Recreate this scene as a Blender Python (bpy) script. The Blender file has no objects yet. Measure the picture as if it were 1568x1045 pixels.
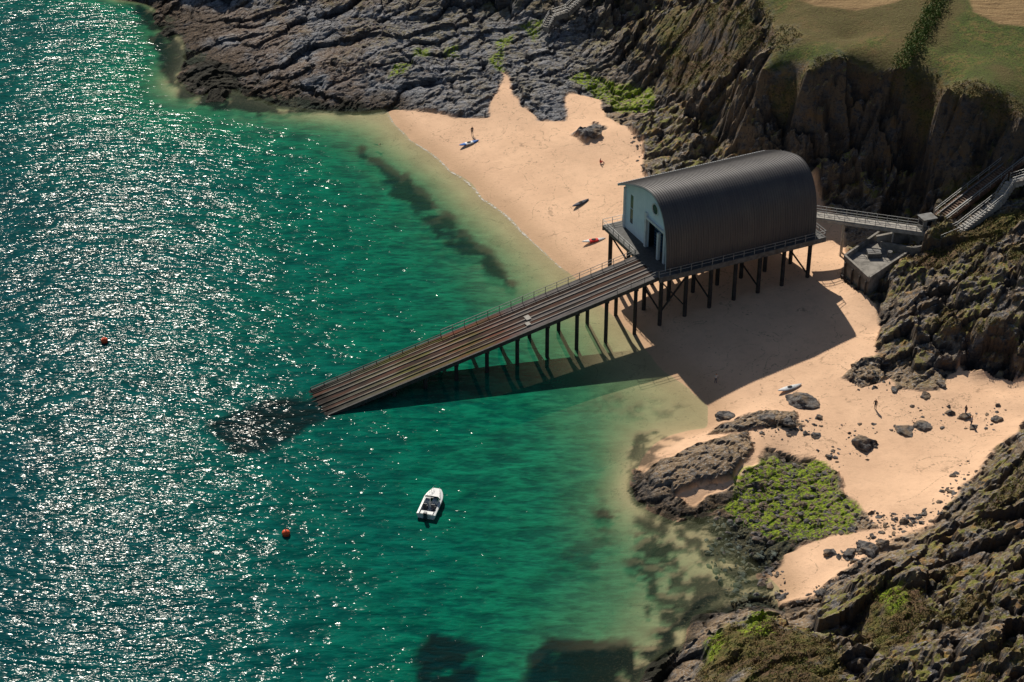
import bpy, math, random
import numpy as np
from mathutils import Vector, Matrix
random.seed(4); RNG=np.random.RandomState(7)
scene=bpy.context.scene

# ------------------------------------------------------------------ camera / survey
CH=159.0; CY=-254.4; TH=math.radians(32.0); FP=3000.0
ST,CT=math.sin(TH),math.cos(TH)
def P(u,v,z=0.0):
    """aerial survey reading (photo point, known height) -> world position in metres"""
    x=(u-784)/FP; y=(522.5-v)/FP
    t=(CH-z)/(ST-y*CT)
    return (x*t, CY+t*(CT+y*ST), z)
cam=bpy.data.cameras.new("camera"); camo=bpy.data.objects.new("camera",cam)
scene.collection.objects.link(camo); scene.camera=camo
camo.location=(0,CY,CH); camo.rotation_euler=(math.radians(90)-TH,0,0)
cam.sensor_width=36; cam.lens=36*FP/1568; cam.clip_start=1; cam.clip_end=6000
scene.view_settings.view_transform='Standard'; scene.view_settings.look='None'; scene.view_settings.exposure=0

# ------------------------------------------------------------------ light
EL=math.radians(37); AZ=math.radians(-14)
w=bpy.data.worlds.new("World"); scene.world=w; w.use_nodes=True
nt=w.node_tree; bg=nt.nodes['Background']; sky=nt.nodes.new('ShaderNodeTexSky')
sky.sky_type='NISHITA'; sky.sun_disc=False; sky.sun_elevation=EL; sky.sun_rotation=AZ
nt.links.new(sky.outputs[0],bg.inputs[0]); bg.inputs[1].default_value=0.05
sl=bpy.data.lights.new("sun",'SUN'); sl.energy=5.0; sl.angle=math.radians(0.5); sl.color=(1,0.92,0.80)
so=bpy.data.objects.new("sun",sl); scene.collection.objects.link(so)
sd=Vector((math.sin(AZ)*math.cos(EL),math.cos(AZ)*math.cos(EL),math.sin(EL)))
so.rotation_euler=sd.to_track_quat('Z','Y').to_euler(); so.location=(-50,200,150)

# ------------------------------------------------------------------ numpy noise
def h2(ix,iy,s):
    n=(ix*374761393+iy*668265263+s*1446653)&0xffffffff
    n=((n^(n>>13))*1274126177)&0xffffffff
    return ((n^(n>>16))&0xffffff)/float(0xffffff)
def vn(x,y,s):
    ix=np.floor(x).astype(np.int64); iy=np.floor(y).astype(np.int64)
    fx=x-ix; fy=y-iy; fx=fx*fx*(3-2*fx); fy=fy*fy*(3-2*fy)
    a=h2(ix,iy,s);b=h2(ix+1,iy,s);c=h2(ix,iy+1,s);d=h2(ix+1,iy+1,s)
    return (a*(1-fx)+b*fx)*(1-fy)+(c*(1-fx)+d*fx)*fy
def fbm(x,y,size,s,o=4):
    r=0;a=.5;t=0
    for i in range(o):
        r=r+a*vn(x/size*2**i+i*17.3,y/size*2**i-i*9.1,s+i); t+=a; a*=.5
    return r/t*2-1
def blocky(x,y,size,s,tilt=0.5):
    X=x/size;Y=y/size
    ix=np.floor(X).astype(np.int64); iy=np.floor(Y).astype(np.int64)
    best=np.full(X.shape,9.0); sec=np.full(X.shape,9.0); val=np.zeros(X.shape)
    for i in(-1,0,1):
        for j in(-1,0,1):
            cx=ix+i;cy=iy+j
            px=cx+h2(cx,cy,s); py=cy+h2(cx,cy,s+1)
            dx=X-px;dy=Y-py;d=dx*dx+dy*dy
            vv=(h2(cx,cy,s+2)*2-1)*.6+tilt*2*((h2(cx,cy,s+3)-.5)*dx+(h2(cx,cy,s+4)-.5)*dy)
            m=d<best
            sec=np.where(m,best,np.minimum(sec,d)); val=np.where(m,vv,val); best=np.where(m,d,best)
    return val, np.sqrt(sec)-np.sqrt(best)
def sm(a,b,x):
    t=np.clip((x-a)/(b-a),0,1); return t*t*(3-2*t)
def sdp(x,y,poly):
    """signed distance, negative inside"""
    p=[P(*q) for q in poly]; n=len(p)
    d=np.full(x.shape,1e9); ins=np.zeros(x.shape,bool)
    for i in range(n):
        ax,ay=p[i][:2]; bx,by=p[(i+1)%n][:2]
        ex,ey=bx-ax,by-ay; wx=x-ax; wy=y-ay
        t=np.clip((wx*ex+wy*ey)/(ex*ex+ey*ey+1e-9),0,1)
        d=np.minimum(d,(wx-ex*t)**2+(wy-ey*t)**2)
        c=((ay>y)!=(by>y))&(x<(bx-ax)*(y-ay)/((by-ay) if abs(by-ay)>1e-9 else 1e-9)+ax)
        ins^=c
    d=np.sqrt(d); return np.where(ins,-d,d)

# ------------------------------------------------------------------ terrain control heights
CP=[(0,0,-7),(0,250,-8),(0,500,-9),(0,800,-9),(0,1045,-9),(150,50,-5),(225,110,-3),(300,300,-6),(300,550,-7),(300,800,-7),(500,500,-4.5),(450,350,-4.5),
(600,900,-5),(500,1045,-6),(450,230,-3),(540,230,-1.8),(640,300,-1.8),(700,390,-2.2),(620,550,-4),(780,455,-1.5),(800,650,-2.8),(900,590,-1.2),(900,740,-2),
(850,900,-2.6),(950,850,-1.5),(700,750,-3.8),(1000,650,-.6),(1040,850,-.6),(990,940,-1.0),(1100,880,-.4),(350,190,-2),(210,30,-2.5),(880,520,-1.2),(750,1045,-3),(900,1020,-1.5),
(190,0,0),(255,40,0),(285,80,0),(275,120,0),(300,142,0),(370,118,0),(405,152,0),(430,162,0),(520,170,0),(590,167,0),(603,188,0),(630,215,0),(690,262,0),
(740,305,0),(800,355,0),(850,400,0),(880,425,0),(935,480,0),(975,520,0),(1010,560,0),(1060,600,0),(1088,625,0),(1080,655,0),(970,748,0),(990,772,0),(1095,775,0),
(1125,830,0),(1175,880,0),(1190,915,0),(1050,985,0),(990,1040,0),
(700,220,.8),(800,200,2),(850,260,1.8),(900,250,2.4),(950,225,3),(975,250,3),(900,330,1.6),(920,380,1.2),(950,430,1),(762,130,3),(880,160,3.2),(1000,500,.5),
(1100,500,1.5),(1200,480,2.1),(1275,440,2.8),(1330,495,3),(1150,580,1),(1250,550,1.7),(1200,620,1.1),(1300,640,1.7),(1400,640,2.2),(1500,640,2.8),(1540,610,3.1),
(1480,700,2.5),(1400,760,2.2),(1300,700,1.5),(1200,695,.6),(1180,780,.35),(1250,780,.8),(1250,865,1.1),(1300,825,1.5),(1345,800,2),
(1100,400,2.2),(1240,400,2.7),(1260,310,4),(1285,335,3.5),(1040,330,3),(1120,320,3.5),(1300,380,3.1),
(1020,20,13),(1080,20,19),(1100,60,17.5),(1150,100,21),(1060,110,10.5),(1020,130,6),(980,130,4),(1100,160,12),(1140,170,16),(1120,210,9.5),(1080,240,6),(1030,240,5),
(1000,235,3.3),(1150,240,9),(940,60,6),(960,30,8),(900,40,6),(870,80,4),(830,110,4),(920,100,4),(820,60,4.5),(800,30,6),(850,0,8.5),(950,0,10.5),(750,0,7.5),
(600,0,6.5),(450,0,5),(350,0,3),(700,40,5.5),(550,40,4.5),(450,40,3.5),(350,60,2),(500,100,3),(600,90,4.2),(700,100,4.4),(735,145,3),(650,140,2.5),(560,140,1.5),
(440,120,1.5),(820,150,3.5),(330,100,1),
(1165,108,22.3),(1185,60,24),(1150,0,25),(1230,117,23),(1290,107,24),(1380,117,24),(1440,154,23.5),(1500,172,23.2),(1568,190,23),(1200,200,12.5),(1290,220,12),
(1400,230,13),(1500,250,15),(1350,318,5),(1400,312,6.5),(1200,0,26),(1350,0,27),(1568,0,28),(1450,80,25.5),(1568,100,25.5),(1300,60,25.2),
(1345,510,3),(1380,405,7.6),(1420,385,8.6),(1500,352,10.8),(1568,322,13.5),(1450,430,8.3),(1520,420,10.5),(1568,400,12.5),(1355,492,3.4),(1400,500,6),
(1450,500,7),(1500,515,7.2),(1568,525,8),(1400,562,3.4),(1370,592,2.6),(1440,597,2.9),(1470,562,3.1),(1520,575,3.2),(1568,592,3.4),(1480,538,5),(1560,560,5),
(1422,350,9),(1442,350,9.4),(1500,308,11.5),(1568,262,15),
(1568,640,3.2),(1490,727,2.8),(1420,802,2.3),(1380,817,2.2),(1300,872,1.5),(1240,917,1),(1195,925,.6),(1120,940,.5),
(1568,700,7),(1530,740,6),(1568,780,11),(1480,800,6),(1500,860,10),(1568,880,14),(1400,850,5),(1430,900,9),(1370,920,9),(1330,900,6),(1280,930,4),(1330,970,8),
(1400,980,11),(1480,960,11),(1568,980,16),(1230,950,4),(1180,950,6),(1120,965,5),(1100,1000,5),(1180,1010,8),(1250,1000,8),(1290,1040,9),(1300,965,5),(1180,1045,9.5),
(1070,1045,4),(1400,1045,13),(1568,1045,18),(1500,1045,15),(1080,700,1.9),(1125,685,2.3),(1025,735,1.3),(1150,650,1.5),(1210,650,1.6),(900,207,3.6),
(1320,570,2.6)]
cp=[P(*c) for c in CP]
cp+=[(-60,148,20),(-30,150,23),(0,140,22),(30,135,24),(80,120,29),(30,150,28),(-85,165,10),(-110,120,-7),(-125,0,-9),(-110,165,-6),(-115,-95,-9),(0,-100,-4),
(25,-100,0),(50,-105,14),(90,-95,22),(95,-60,16),(95,0,15),(98,-25,7),(98,35,21),(98,60,26),(60,85,28),(-50,-100,-7)]
cp=np.array(cp); n=len(cp)
D=np.sqrt(((cp[:,None,:2]-cp[None,:,:2])**2).sum(-1)+.3)
A=np.ones((n+1,n+1)); A[:n,:n]=-D; A[n,n]=0
W=np.linalg.solve(A,np.r_[cp[:,2],0])
def base(x,y):
    xf=np.clip(x.ravel(),-118,100); yf=np.clip(y.ravel(),-108,162)
    o=np.empty(xf.size)
    for i in range(0,xf.size,40000):
        dx=xf[i:i+40000,None]-cp[None,:,0]; dy=yf[i:i+40000,None]-cp[None,:,1]
        o[i:i+40000]=-(np.sqrt(dx*dx+dy*dy+.3))@W[:n]+W[n]
    return np.clip(o,-10,34).reshape(x.shape)

SAND=[[(560,190,-1),(598,168,.3),(690,179,1.5),(745,179,2),(757,150,2.5),(766,110,3),(778,130,3),(795,160,3),(828,182,3),(866,186,3),(868,142,3.3),(920,150,3.3),
(928,180,3),(960,200,3),(988,225,3),(985,262,3),(1000,290,3),(1100,300,4),(1240,300,4),(1285,330,3.8),(1300,372,3.2),(1292,430,3),(1335,472,3),(1350,505,3),
(1345,560,2.8),(1368,592,2.6),(1440,597,3),(1468,562,3.2),(1510,572,3.2),(1620,600,3.5),(1620,630,3.4),(1568,645,3.2),(1490,730,2.8),(1422,802,2.3),(1385,817,2.2),
(1340,800,2),(1312,775,1.6),(1292,735,1.5),(1250,705,1.2),(1180,688,.6),(1150,720,.4),(1115,755,.2),(1060,785,-.4),(960,720,-1.2),(900,580,-1.5),(780,480,-2),(640,330,-2.5)],
[(1198,840,.8),(1240,828,1),(1300,815,1.5),(1360,806,2),(1388,815,2.2),(1300,870,1.5),(1240,914,1),(1190,922,.5),(1170,890,.2)]]
ROCKP=[[(982,772,0),(972,747,0),(1010,715,.6),(1075,683,.8),(1110,664,1),(1146,664,1.2),(1153,695,1),(1120,737,.6),(1060,757,.2)],
[(1075,668,0),(1105,645,.4),(1160,634,1),(1215,636,1.2),(1232,658,1.3),(1160,668,.8)],
[(878,208,3),(903,190,3),(927,200,3),(897,222,3)],[(1290,575,2.4),(1310,555,2.6),(1350,545,2.8),(1358,575,2.7),(1325,590,2.4)]]
FIELD=[(1150,-150,27),(1150,0,25),(1178,30,24.5),(1188,65,24),(1168,106,22.5),(1230,114,23),(1290,104,24),(1380,114,24),(1440,152,23.5),(1640,205,23),(1900,-150,30)]
KNOLL=[[(1075,1000,5),(1110,950,5),(1190,945,6),(1250,975,7),(1290,1010,8),(1290,1080,9),(1060,1080,4)],
[(1318,960,8.5),(1330,908,7),(1375,886,9),(1425,898,9),(1430,960,10.5),(1400,1000,11),(1350,1000,10)],
[(1375,390,8.3),(1430,372,9),(1500,338,11),(1568,302,14.5),(1600,330,14),(1500,372,10.5),(1430,410,8.6)],
[(1000,60,8),(1040,0,15),(1140,0,24),(1175,60,22),(1110,130,14),(1040,150,7)],
[(1440,340,9.5),(1440,290,9.5),(1500,262,14),(1600,225,18),(1600,262,16)]]
ALG=[[(600,95,4.2),(625,88,4.2),(622,108,4),(600,108,4)],[(628,72,4.6),(655,68,4.6),(655,84,4.4),(630,84,4.4)],[(680,66,4.9),(705,64,4.9),(705,78,4.6),(682,78,4.6)],
[(748,85,4),(768,80,4),(772,110,3.2),(758,112,3.2)],[(870,118,4),(900,108,4),(945,120,4),(1000,136,4.3),(1000,168,4),(955,170,3.5),(915,145,3.5)],
[(1120,740,.3),(1180,700,.6),(1258,710,1),(1315,780,1.5),(1305,815,1.5),(1240,826,1),(1160,812,.4),(1120,780,.3)],
[(1075,985,3),(1100,955,4.5),(1115,990,5),(1090,1020,4)],[(1150,925,3),(1190,920,3),(1185,952,6),(1150,958,6)],[(755,60,5),(785,45,5.5),(775,70,5),(758,72,4.8)],
[(1350,905,7.5),(1390,892,9),(1400,915,9),(1365,935,9)],[(1130,955,5.5),(1170,950,6),(1200,965,6.5),(1150,975,6.2)],[(800,35,6),(830,25,7),(815,60,5)]]
HAY=[[(1203,-5,26),(1250,14,26),(1310,22,26),(1370,14,26),(1425,-5,26.5),(1400,-45,27),(1230,-45,27)],[(1478,-10,27),(1490,25,26.8),(1530,40,26.6),(1620,44,26.6),(1700,0,27),(1620,-50,28),(1490,-50,28)]]
KELP=[([(540,240,-2),(552,232,-2),(640,292,-2),(735,382,-2),(792,446,-1.6),(782,460,-1.6),(700,408,-2),(600,312,-2.2)],.3,.85,3.2),
([(318,656,0),(350,630,0),(420,610,0),(465,598,0),(520,630,0),(430,690,0),(360,698,0),(330,684,0)],1.3,1,3.2),
([(636,990,0),(660,970,0),(700,972,0),(740,990,0),(752,1060,0),(640,1060,0)],.55,1,2.6),
([(790,1000,0),(820,975,0),(880,972,0),(990,985,0),(1040,940,0),(1090,890,0),(1130,930,0),(1060,985,0),(1000,1080,0),(790,1080,0)],.2,1,2.6),
([(970,790,0),(1090,780,0),(1180,860,0),(1190,915,0),(1100,950,0),(1000,960,0),(960,880,0)],-.2,.85,1.5),
([(895,782,0),(925,770,0),(965,780,0),(960,798,0),(920,800,0)],.5,.95,2),
([(950,722,0),(975,660,0),(1010,655,0),(1060,680,0),(1000,720,0),(975,748,0)],-.1,.8,1.6),
([(190,-5,0),(262,30,0),(300,80,0),(410,145,0),(560,160,0),(590,172,0),(420,178,0),(300,164,0),(252,127,0),(220,60,0)],.35,.95,2.6),
([(620,658,0),(650,655,0),(652,668,0),(622,670,0)],.1,.7,2),([(545,888,0),(565,886,0),(566,898,0),(547,898,0)],.1,.6,2),
([(830,560,0),(960,590,0),(1050,620,0),(1000,650,0),(900,640,0)],-.75,.4,2.5),([(860,700,0),(960,760,0),(950,900,0),(850,860,0)],-.85,.5,2.5)]
def umin(x,y,polys):
    d=None
    for p in polys:
        q=sdp(x,y,p); d=q if d is None else np.minimum(d,q)
    return d
def kelpm(x,y):
    wx=x+fbm(x,y,4,91)*2.4; wy=y+fbm(x,y,4,95)*2.4; k=np.zeros(x.shape)
    NZ={s:fbm(x,y,s,99,5) for s in set(q[3] for q in KELP)}
    for poly,bias,amt,sc in KELP:
        s=-sdp(wx,wy,poly)
        k=np.maximum(k,amt*sm(.0,.7,np.minimum(s,1.6)*.5+NZ[sc]*2.2+bias)*sm(-.6,1.2,s))
    return k
def axis(lo,hi,st,far):
    a=list(np.arange(lo,hi+1e-6,st)); L=[];s=st;v=lo
    while v>-far: s*=1.35; v-=s; L.append(v)
    R=[];s=st;v=hi
    while v<far: s*=1.35; v+=s; R.append(v)
    return np.array(L[::-1]+a+R)
def gridmesh(name,X,Y,Z,attrs,mat):
    ny,nx=X.shape
    co=np.stack([X,Y,Z],-1).reshape(-1,3).astype(np.float32)
    idx=np.arange(nx*ny).reshape(ny,nx)
    f=np.stack([idx[:-1,:-1],idx[:-1,1:],idx[1:,1:],idx[1:,:-1]],-1).reshape(-1,4)
    me=bpy.data.meshes.new(name); me.vertices.add(len(co)); me.vertices.foreach_set("co",co.ravel())
    me.loops.add(f.size); me.loops.foreach_set("vertex_index",f.ravel().astype(np.int32))
    me.polygons.add(len(f)); me.polygons.foreach_set("loop_start",np.arange(0,f.size,4,dtype=np.int32))
    me.polygons.foreach_set("loop_total",np.full(len(f),4,dtype=np.int32))
    me.update(calc_edges=True); me.validate()
    for k,v in attrs.items():
        at=me.attributes.new(k,'FLOAT','POINT'); at.data.foreach_set("value",v.ravel().astype(np.float32))
    me.materials.append(mat)
    me.polygons.foreach_set("use_smooth",np.zeros(len(f),bool))
    o=bpy.data.objects.new(name,me); scene.collection.objects.link(o); return o

# ------------------------------------------------------------------ node helpers
class NT:
    def __init__(s,name):
        s.m=bpy.data.materials.new(name); s.m.use_nodes=True; s.t=s.m.node_tree; s.t.nodes.clear()
        s.out=s.t.nodes.new('ShaderNodeOutputMaterial')
    def n(s,ty,ins=None,**kw):
        nd=s.t.nodes.new(ty)
        for k,v in kw.items(): setattr(nd,k,v)
        if ins:
            for k,v in ins.items():
                if isinstance(v,bpy.types.NodeSocket): s.t.links.new(v,nd.inputs[k])
                else: nd.inputs[k].default_value=v
        return nd
    def math(s,op,a,b=0.0,clamp=False):
        return s.n('ShaderNodeMath',{0:a,1:b},operation=op,use_clamp=clamp).outputs[0]
    def mr(s,v,a,b,c=0.0,d=1.0,st=True):
        return s.n('ShaderNodeMapRange',{0:v,1:a,2:b,3:c,4:d},interpolation_type='SMOOTHSTEP' if st else 'LINEAR').outputs[0]
    def mix(s,f,a,b,bt='MIX'):
        nd=s.n('ShaderNodeMix',data_type='RGBA',blend_type=bt)
        for k,v in((0,f),(6,a),(7,b)):
            if isinstance(v,bpy.types.NodeSocket): s.t.links.new(v,nd.inputs[k])
            else: nd.inputs[k].default_value=v if k==0 else (tuple(v)+(1,) if len(v)==3 else v)
        return nd.outputs[2]
    def noise(s,vec,sc,det=4,ro=.55,dist=0.0):
        return s.n('ShaderNodeTexNoise',{'Vector':vec,'Scale':sc,'Detail':det,'Roughness':ro,'Distortion':dist}).outputs[0]
    def map(s,vec,sc=(1,1,1),rot=(0,0,0)):
        return s.n('ShaderNodeMapping',{'Vector':vec,'Scale':sc,'Rotation':rot}).outputs[0]
    def attr(s,k): return s.n('ShaderNodeAttribute',attribute_name=k).outputs['Fac']
    def pos(s): return s.n('ShaderNodeNewGeometry').outputs['Position']
    def obj(s): return s.n('ShaderNodeTexCoord').outputs['Object']
    def bump(s,h,st,dist,nrm=None):
        i={'Height':h,'Strength':st,'Distance':dist}
        if nrm is not None: i['Normal']=nrm
        return s.n('ShaderNodeBump',i).outputs[0]
    def bsdf(s,col,ro=.8,me=0.0,nrm=None,spec=.5):
        i={'Base Color':col if isinstance(col,bpy.types.NodeSocket) else tuple(col)+(1,),'Roughness':ro,'Metallic':me,'Specular IOR Level':spec}
        if nrm is not None: i['Normal']=nrm
        b=s.n('ShaderNodeBsdfPrincipled',i).outputs[0]; s.t.links.new(b,s.out.inputs[0]); return s.m
def simple(name,c1,c2=None,ro=.7,me=0.0,sc=1.5,b=.02,spec=.4):
    t=NT(name); c2=c2 or tuple(x*.65 for x in c1)
    p=t.obj(); nz=t.noise(p,sc,5,.65)
    f=t.mr(nz,.35,.65); col=t.mix(f,c1,c2)
    return t.bsdf(col,ro,me,t.bump(t.noise(p,sc*6,3),.5,b),spec)

# ------------------------------------------------------------------ terrain material
def terrain_mat():
    t=NT("coast_ground"); pos=t.pos(); sep=t.n('ShaderNodeSeparateXYZ',{0:pos}); x=sep.outputs[0]; z=sep.outputs[2]
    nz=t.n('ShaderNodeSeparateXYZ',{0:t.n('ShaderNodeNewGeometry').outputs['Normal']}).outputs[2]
    n1=t.noise(pos,.12,4,.6); n2=t.noise(pos,.7,6,.7); n3=t.noise(pos,3,4,.7); n0=t.noise(pos,.06,2,.5)
    st=t.noise(t.map(pos,(.25,1.6,1.2),(0.3,.2,.7)),1.0,6,.7,.5)
    north=t.mr(x,20,8)
    rock=t.mix(t.mr(st,.33,.64),(.040,.042,.050),t.mix(north,(.25,.235,.225),(.34,.355,.39)))
    inl=t.mr(x,12,30,.25,1.0)
    tan=t.math('MULTIPLY',t.mr(n2,.42,.58),t.mr(n1,.42,.54)); rock=t.mix(t.math('MULTIPLY',tan,inl),rock,(.46,.335,.205))
    low=t.math('MULTIPLY',t.math('MULTIPLY',t.mr(z,.5,1.0),t.mr(z,5,3)),t.math('MULTIPLY',t.mr(x,14,20),t.mr(nz,.6,.9)))
    rock=t.mix(t.math('MULTIPLY',low,t.mr(n2,.36,.5,.2,.85)),rock,(.38,.265,.16))
    warm=t.math('MULTIPLY',t.mr(z,2.0,6.5),t.mr(n2,.40,.54)); rock=t.mix(t.math('MULTIPLY',t.math('MULTIPLY',warm,.8),inl),rock,(.31,.215,.125))
    brn=t.math('MULTIPLY',t.mr(x,-18,-34),t.mr(n1,.40,.56)); rock=t.mix(t.math('MULTIPLY',brn,.7),rock,(.16,.095,.055))
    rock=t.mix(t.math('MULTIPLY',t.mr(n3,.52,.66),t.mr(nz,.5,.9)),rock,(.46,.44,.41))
    rock=t.mix(t.mr(n3,.32,.45,.75,0),rock,(.018,.018,.022))
    lich=t.math('MULTIPLY',t.math('MULTIPLY',t.mr(n2,.46,.54),t.mr(z,2.2,5)),t.mr(nz,.5,.85))
    rock=t.mix(t.math('MULTIPLY',t.math('MULTIPLY',lich,.8),t.math('MULTIPLY',inl,t.mr(n1,.42,.52))),rock,(.19,.21,.025))
    och=t.math('MULTIPLY',t.mr(t.noise(pos,.45,5,.7),.56,.63),t.mr(z,1.5,4)); rock=t.mix(t.math('MULTIPLY',t.math('MULTIPLY',och,.6),inl),rock,(.44,.24,.07))
    steep_shade=t.math('MULTIPLY',t.mr(nz,.72,.40),.6); rock=t.mix(steep_shade,rock,(.028,.029,.036))  # steep faces: shade painted in as near-black rock colour
    rock=t.mix(t.math('MULTIPLY',t.attr('cav_shade'),.6),rock,(.014,.014,.017))  # crevice shade painted into the rock colour
    wet=t.mr(t.math('ADD',z,t.math('MULTIPLY',n1,-2.4)),-1.0,.9,1,0)
    rock=t.mix(t.math('MULTIPLY',wet,.8),rock,t.mix(t.mr(n3,.4,.62),(.014,.012,.011),(.12,.070,.028)))
    # sand
    sa=t.mix(t.mr(n1,.3,.7),(.83,.545,.35),(.72,.465,.295))
    sa=t.mix(t.mr(n2,.45,.75,0,.35),sa,(.50,.32,.205))
    foot=t.mr(t.noise(pos,2.0,3,.6),.60,.68); foot=t.math('MULTIPLY',foot,t.mr(t.noise(pos,.14,2),.43,.58))
    sa=t.mix(t.math('MULTIPLY',foot,.55),sa,(.25,.16,.11))
    trk=t.mr(t.math('ABSOLUTE',t.math('SUBTRACT',t.noise(pos,.11,2,.5,.6),.5)),.0,.012,1,0); trk=t.math('MULTIPLY',trk,t.mr(t.noise(pos,2.6,2),.45,.6))
    sa=t.mix(t.math('MULTIPLY',trk,.6),sa,(.25,.16,.10))
    weed=t.math('MULTIPLY',t.mr(t.noise(pos,1.1,6,.75,1.5),.65,.69),t.mr(z,1.0,1.5)); sa=t.mix(t.math('MULTIPLY',weed,.75),sa,(.12,.08,.045))
    wets=t.math('MULTIPLY',t.mr(t.math('ADD',z,t.math('MULTIPLY',n1,.6)),.40,1.15,1,0),t.mr(z,-.6,-.1)); sa=t.mix(t.math('MULTIPLY',wets,.65),sa,(.44,.28,.16))
    col=t.mix(t.attr('sand'),rock,sa)
    col=t.mix(t.math('MULTIPLY',t.attr('kelp'),t.mr(n3,.3,.5,.8,1)),col,(.018,.018,.010))
    g=t.mix(t.mr(n2,.38,.62),(.11,.125,.022),(.22,.16,.055)); g=t.mix(t.mr(n1,.4,.6),g,(.15,.09,.05)); g=t.mix(t.mr(n3,.50,.62),g,(.03,.035,.010))
    col=t.mix(t.attr('grass'),col,g)
    fg=t.mix(t.mr(n2,.4,.62),(.095,.135,.018),(.19,.145,.04)); fg=t.mix(t.mr(n1,.40,.56),fg,(.07,.115,.014)); fg=t.mix(t.mr(n3,.48,.62,0,.85),fg,(.035,.035,.010))
    fg=t.mix(t.mr(n0,.47,.6,0,.6),fg,(.16,.10,.04))
    col=t.mix(t.attr('field'),col,fg)
    hay=t.mix(t.mr(t.noise(t.map(pos,(.3,3,1),(0,0,.5)),.5,5),.35,.65),(.42,.28,.13),(.27,.17,.075))
    col=t.mix(t.attr('hay'),col,hay)
    al=t.mix(t.mr(n3,.4,.6),(.13,.21,.012),(.33,.42,.025))
    col=t.mix(t.math('MULTIPLY',t.attr('algae'),t.mr(t.noise(pos,1.6,5,.7),.42,.53)),col,al)
    bh=t.math('MULTIPLY',t.noise(pos,2.0,6,.74),t.math('SUBTRACT',1.0,t.math('MULTIPLY',t.attr('sand'),.84)))
    nr=t.bump(bh,.9,.6)
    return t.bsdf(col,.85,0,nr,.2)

# ------------------------------------------------------------------ terrain
gx=axis(-88,92,.33,1600); gy=axis(-98,150,.33,1600)
X,Y=np.meshgrid(gx,gy)
Xc=np.clip(X,-118,100);Yc=np.clip(Y,-108,162)
Z0=base(X,Y)
wx=Xc+fbm(Xc,Yc,5,11)*1.5; wy=Yc+fbm(Xc,Yc,5,15)*1.5
dsand=umin(wx,wy,SAND); drock=umin(wx,wy,ROCKP)
sand=sm(.35,-.35,dsand)*sm(-.3,.3,drock)
sea=sm(.0,-.35,Z0)*sm(-.3,.3,drock)
sker=sm(.12,.4,fbm(Xc,Yc,7,131))*sm(-2.6,-.6,Z0)*sm(2.5,-1.5,sdp(wx,wy,KELP[7][0]))
sker2=sm(.2,.45,fbm(Xc,Yc,4,135))*sm(2,-1,sdp(wx,wy,KELP[4][0]))*.7
sea=np.clip(sea-sker-sker2*.6,0,1)
dF=sdp(wx,wy,FIELD)
flat=sm(.6,-.9,dF)
rockm=np.clip(1-np.maximum(np.maximum(sand,sea),flat),0,1)
slope=np.hypot(*np.gradient(Z0,gy,gx))
rx=Xc*.85+Yc*.5+fbm(Xc,Yc,7,31)*2.0; ry=-Xc*.5+Yc*.85+fbm(Xc,Yc,7,35)*2.0
b0,c0=blocky(rx*.6,ry,9.0,45,.9)
b1,c1=blocky(rx*.55,ry,4.6,41,.8); b2,c2=blocky(rx*.7,ry,1.9,51,.9); b3,c3=blocky(rx,ry,.85,61,.9)
amp=.5+np.clip((Z0-2)/6,0,1)*.9+np.clip(slope-.3,0,1)*.6
amp=amp*(1-.6*sm(.5,-.5,sdp(wx,wy,ALG[5])))
reef=sm(0.,-.6,drock)
smooth=sm(20,5,Xc)*sm(95,100,Yc)
det=amp*(b0*1.2+b1*1.0+(b2*.55+b3*.27)*(1-.5*smooth)+fbm(Xc,Yc,9,71)*.9) - .45*amp*sm(.16,.0,c1) - .2*sm(.2,0,c2)
gul=sm(.45,.0,np.abs(fbm(Xc+Yc*.3,Yc*.25,9,77)))*np.clip(slope-.4,0,1.2)*sm(6,12,Z0)
det-=gul*2.2
kn=umin(wx,wy,KNOLL); knm=sm(.8,-.8,kn)
det*= (1-.6*knm)
Z=Z0+det*rockm+reef*.3*(1-sea)
Z+=rockm*(sker*.9+sker2*.7)*sm(.3,-.3,Z0)
Z+=sand*(fbm(Xc,Yc,6,81)*.08)+flat*fbm(Xc,Yc,5,83)*.25+knm*fbm(Xc,Yc,2.5,84)*.35
def blur(a,r,k=2):
    for _ in range(k):
        for ax in(0,1):
            c=np.cumsum(np.pad(a,[(r+1,r) if i==ax else (0,0) for i in(0,1)],mode='edge'),axis=ax)
            a=(np.take(c,range(2*r+1,c.shape[ax]),axis=ax)-np.take(c,range(0,c.shape[ax]-2*r-1),axis=ax))/(2*r+1)
    return a
cav_shade=sm(.10,.75,blur(Z,4)-Z)*rockm  # mask of hollows in the rock, for the painted crevice shade
slope2=np.hypot(*np.gradient(Z,gy,gx))
gn=fbm(Xc,Yc,6,88,5)
grass=np.clip(knm*sm(-.45,.05,gn+.25)+rockm*sm(5,9,Z0)*sm(.05,.3,gn)*sm(1.6,.7,slope2)*.9,0,1)*sm(2.0,1.1,slope2)
edge=flat*sm(-4,-.5,dF+gn*4)*.85
grass=np.maximum(grass,sm(3.0,.3,dF)*(1-flat)*sm(-.2,.3,gn)*.8*sm(1.6,.9,slope2))
grass=np.maximum(grass,edge)
flatc=flat*sm(1.5,.8,slope2)*(1-edge)
alg=sm(.5,-.4,umin(wx,wy,ALG))
hay=sm(.5,-.3,umin(Xc+fbm(Xc,Yc,3,5)*.3,Yc,HAY))
kelp=kelpm(Xc,Yc)
terrain=gridmesh("ground_terrain",X,Y,Z,dict(sand=np.clip(sand+sea*(1-sand),0,1),grass=grass,field=flatc,algae=alg,hay=hay,kelp=np.clip(kelp,0,1),cav_shade=cav_shade),terrain_mat())
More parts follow.
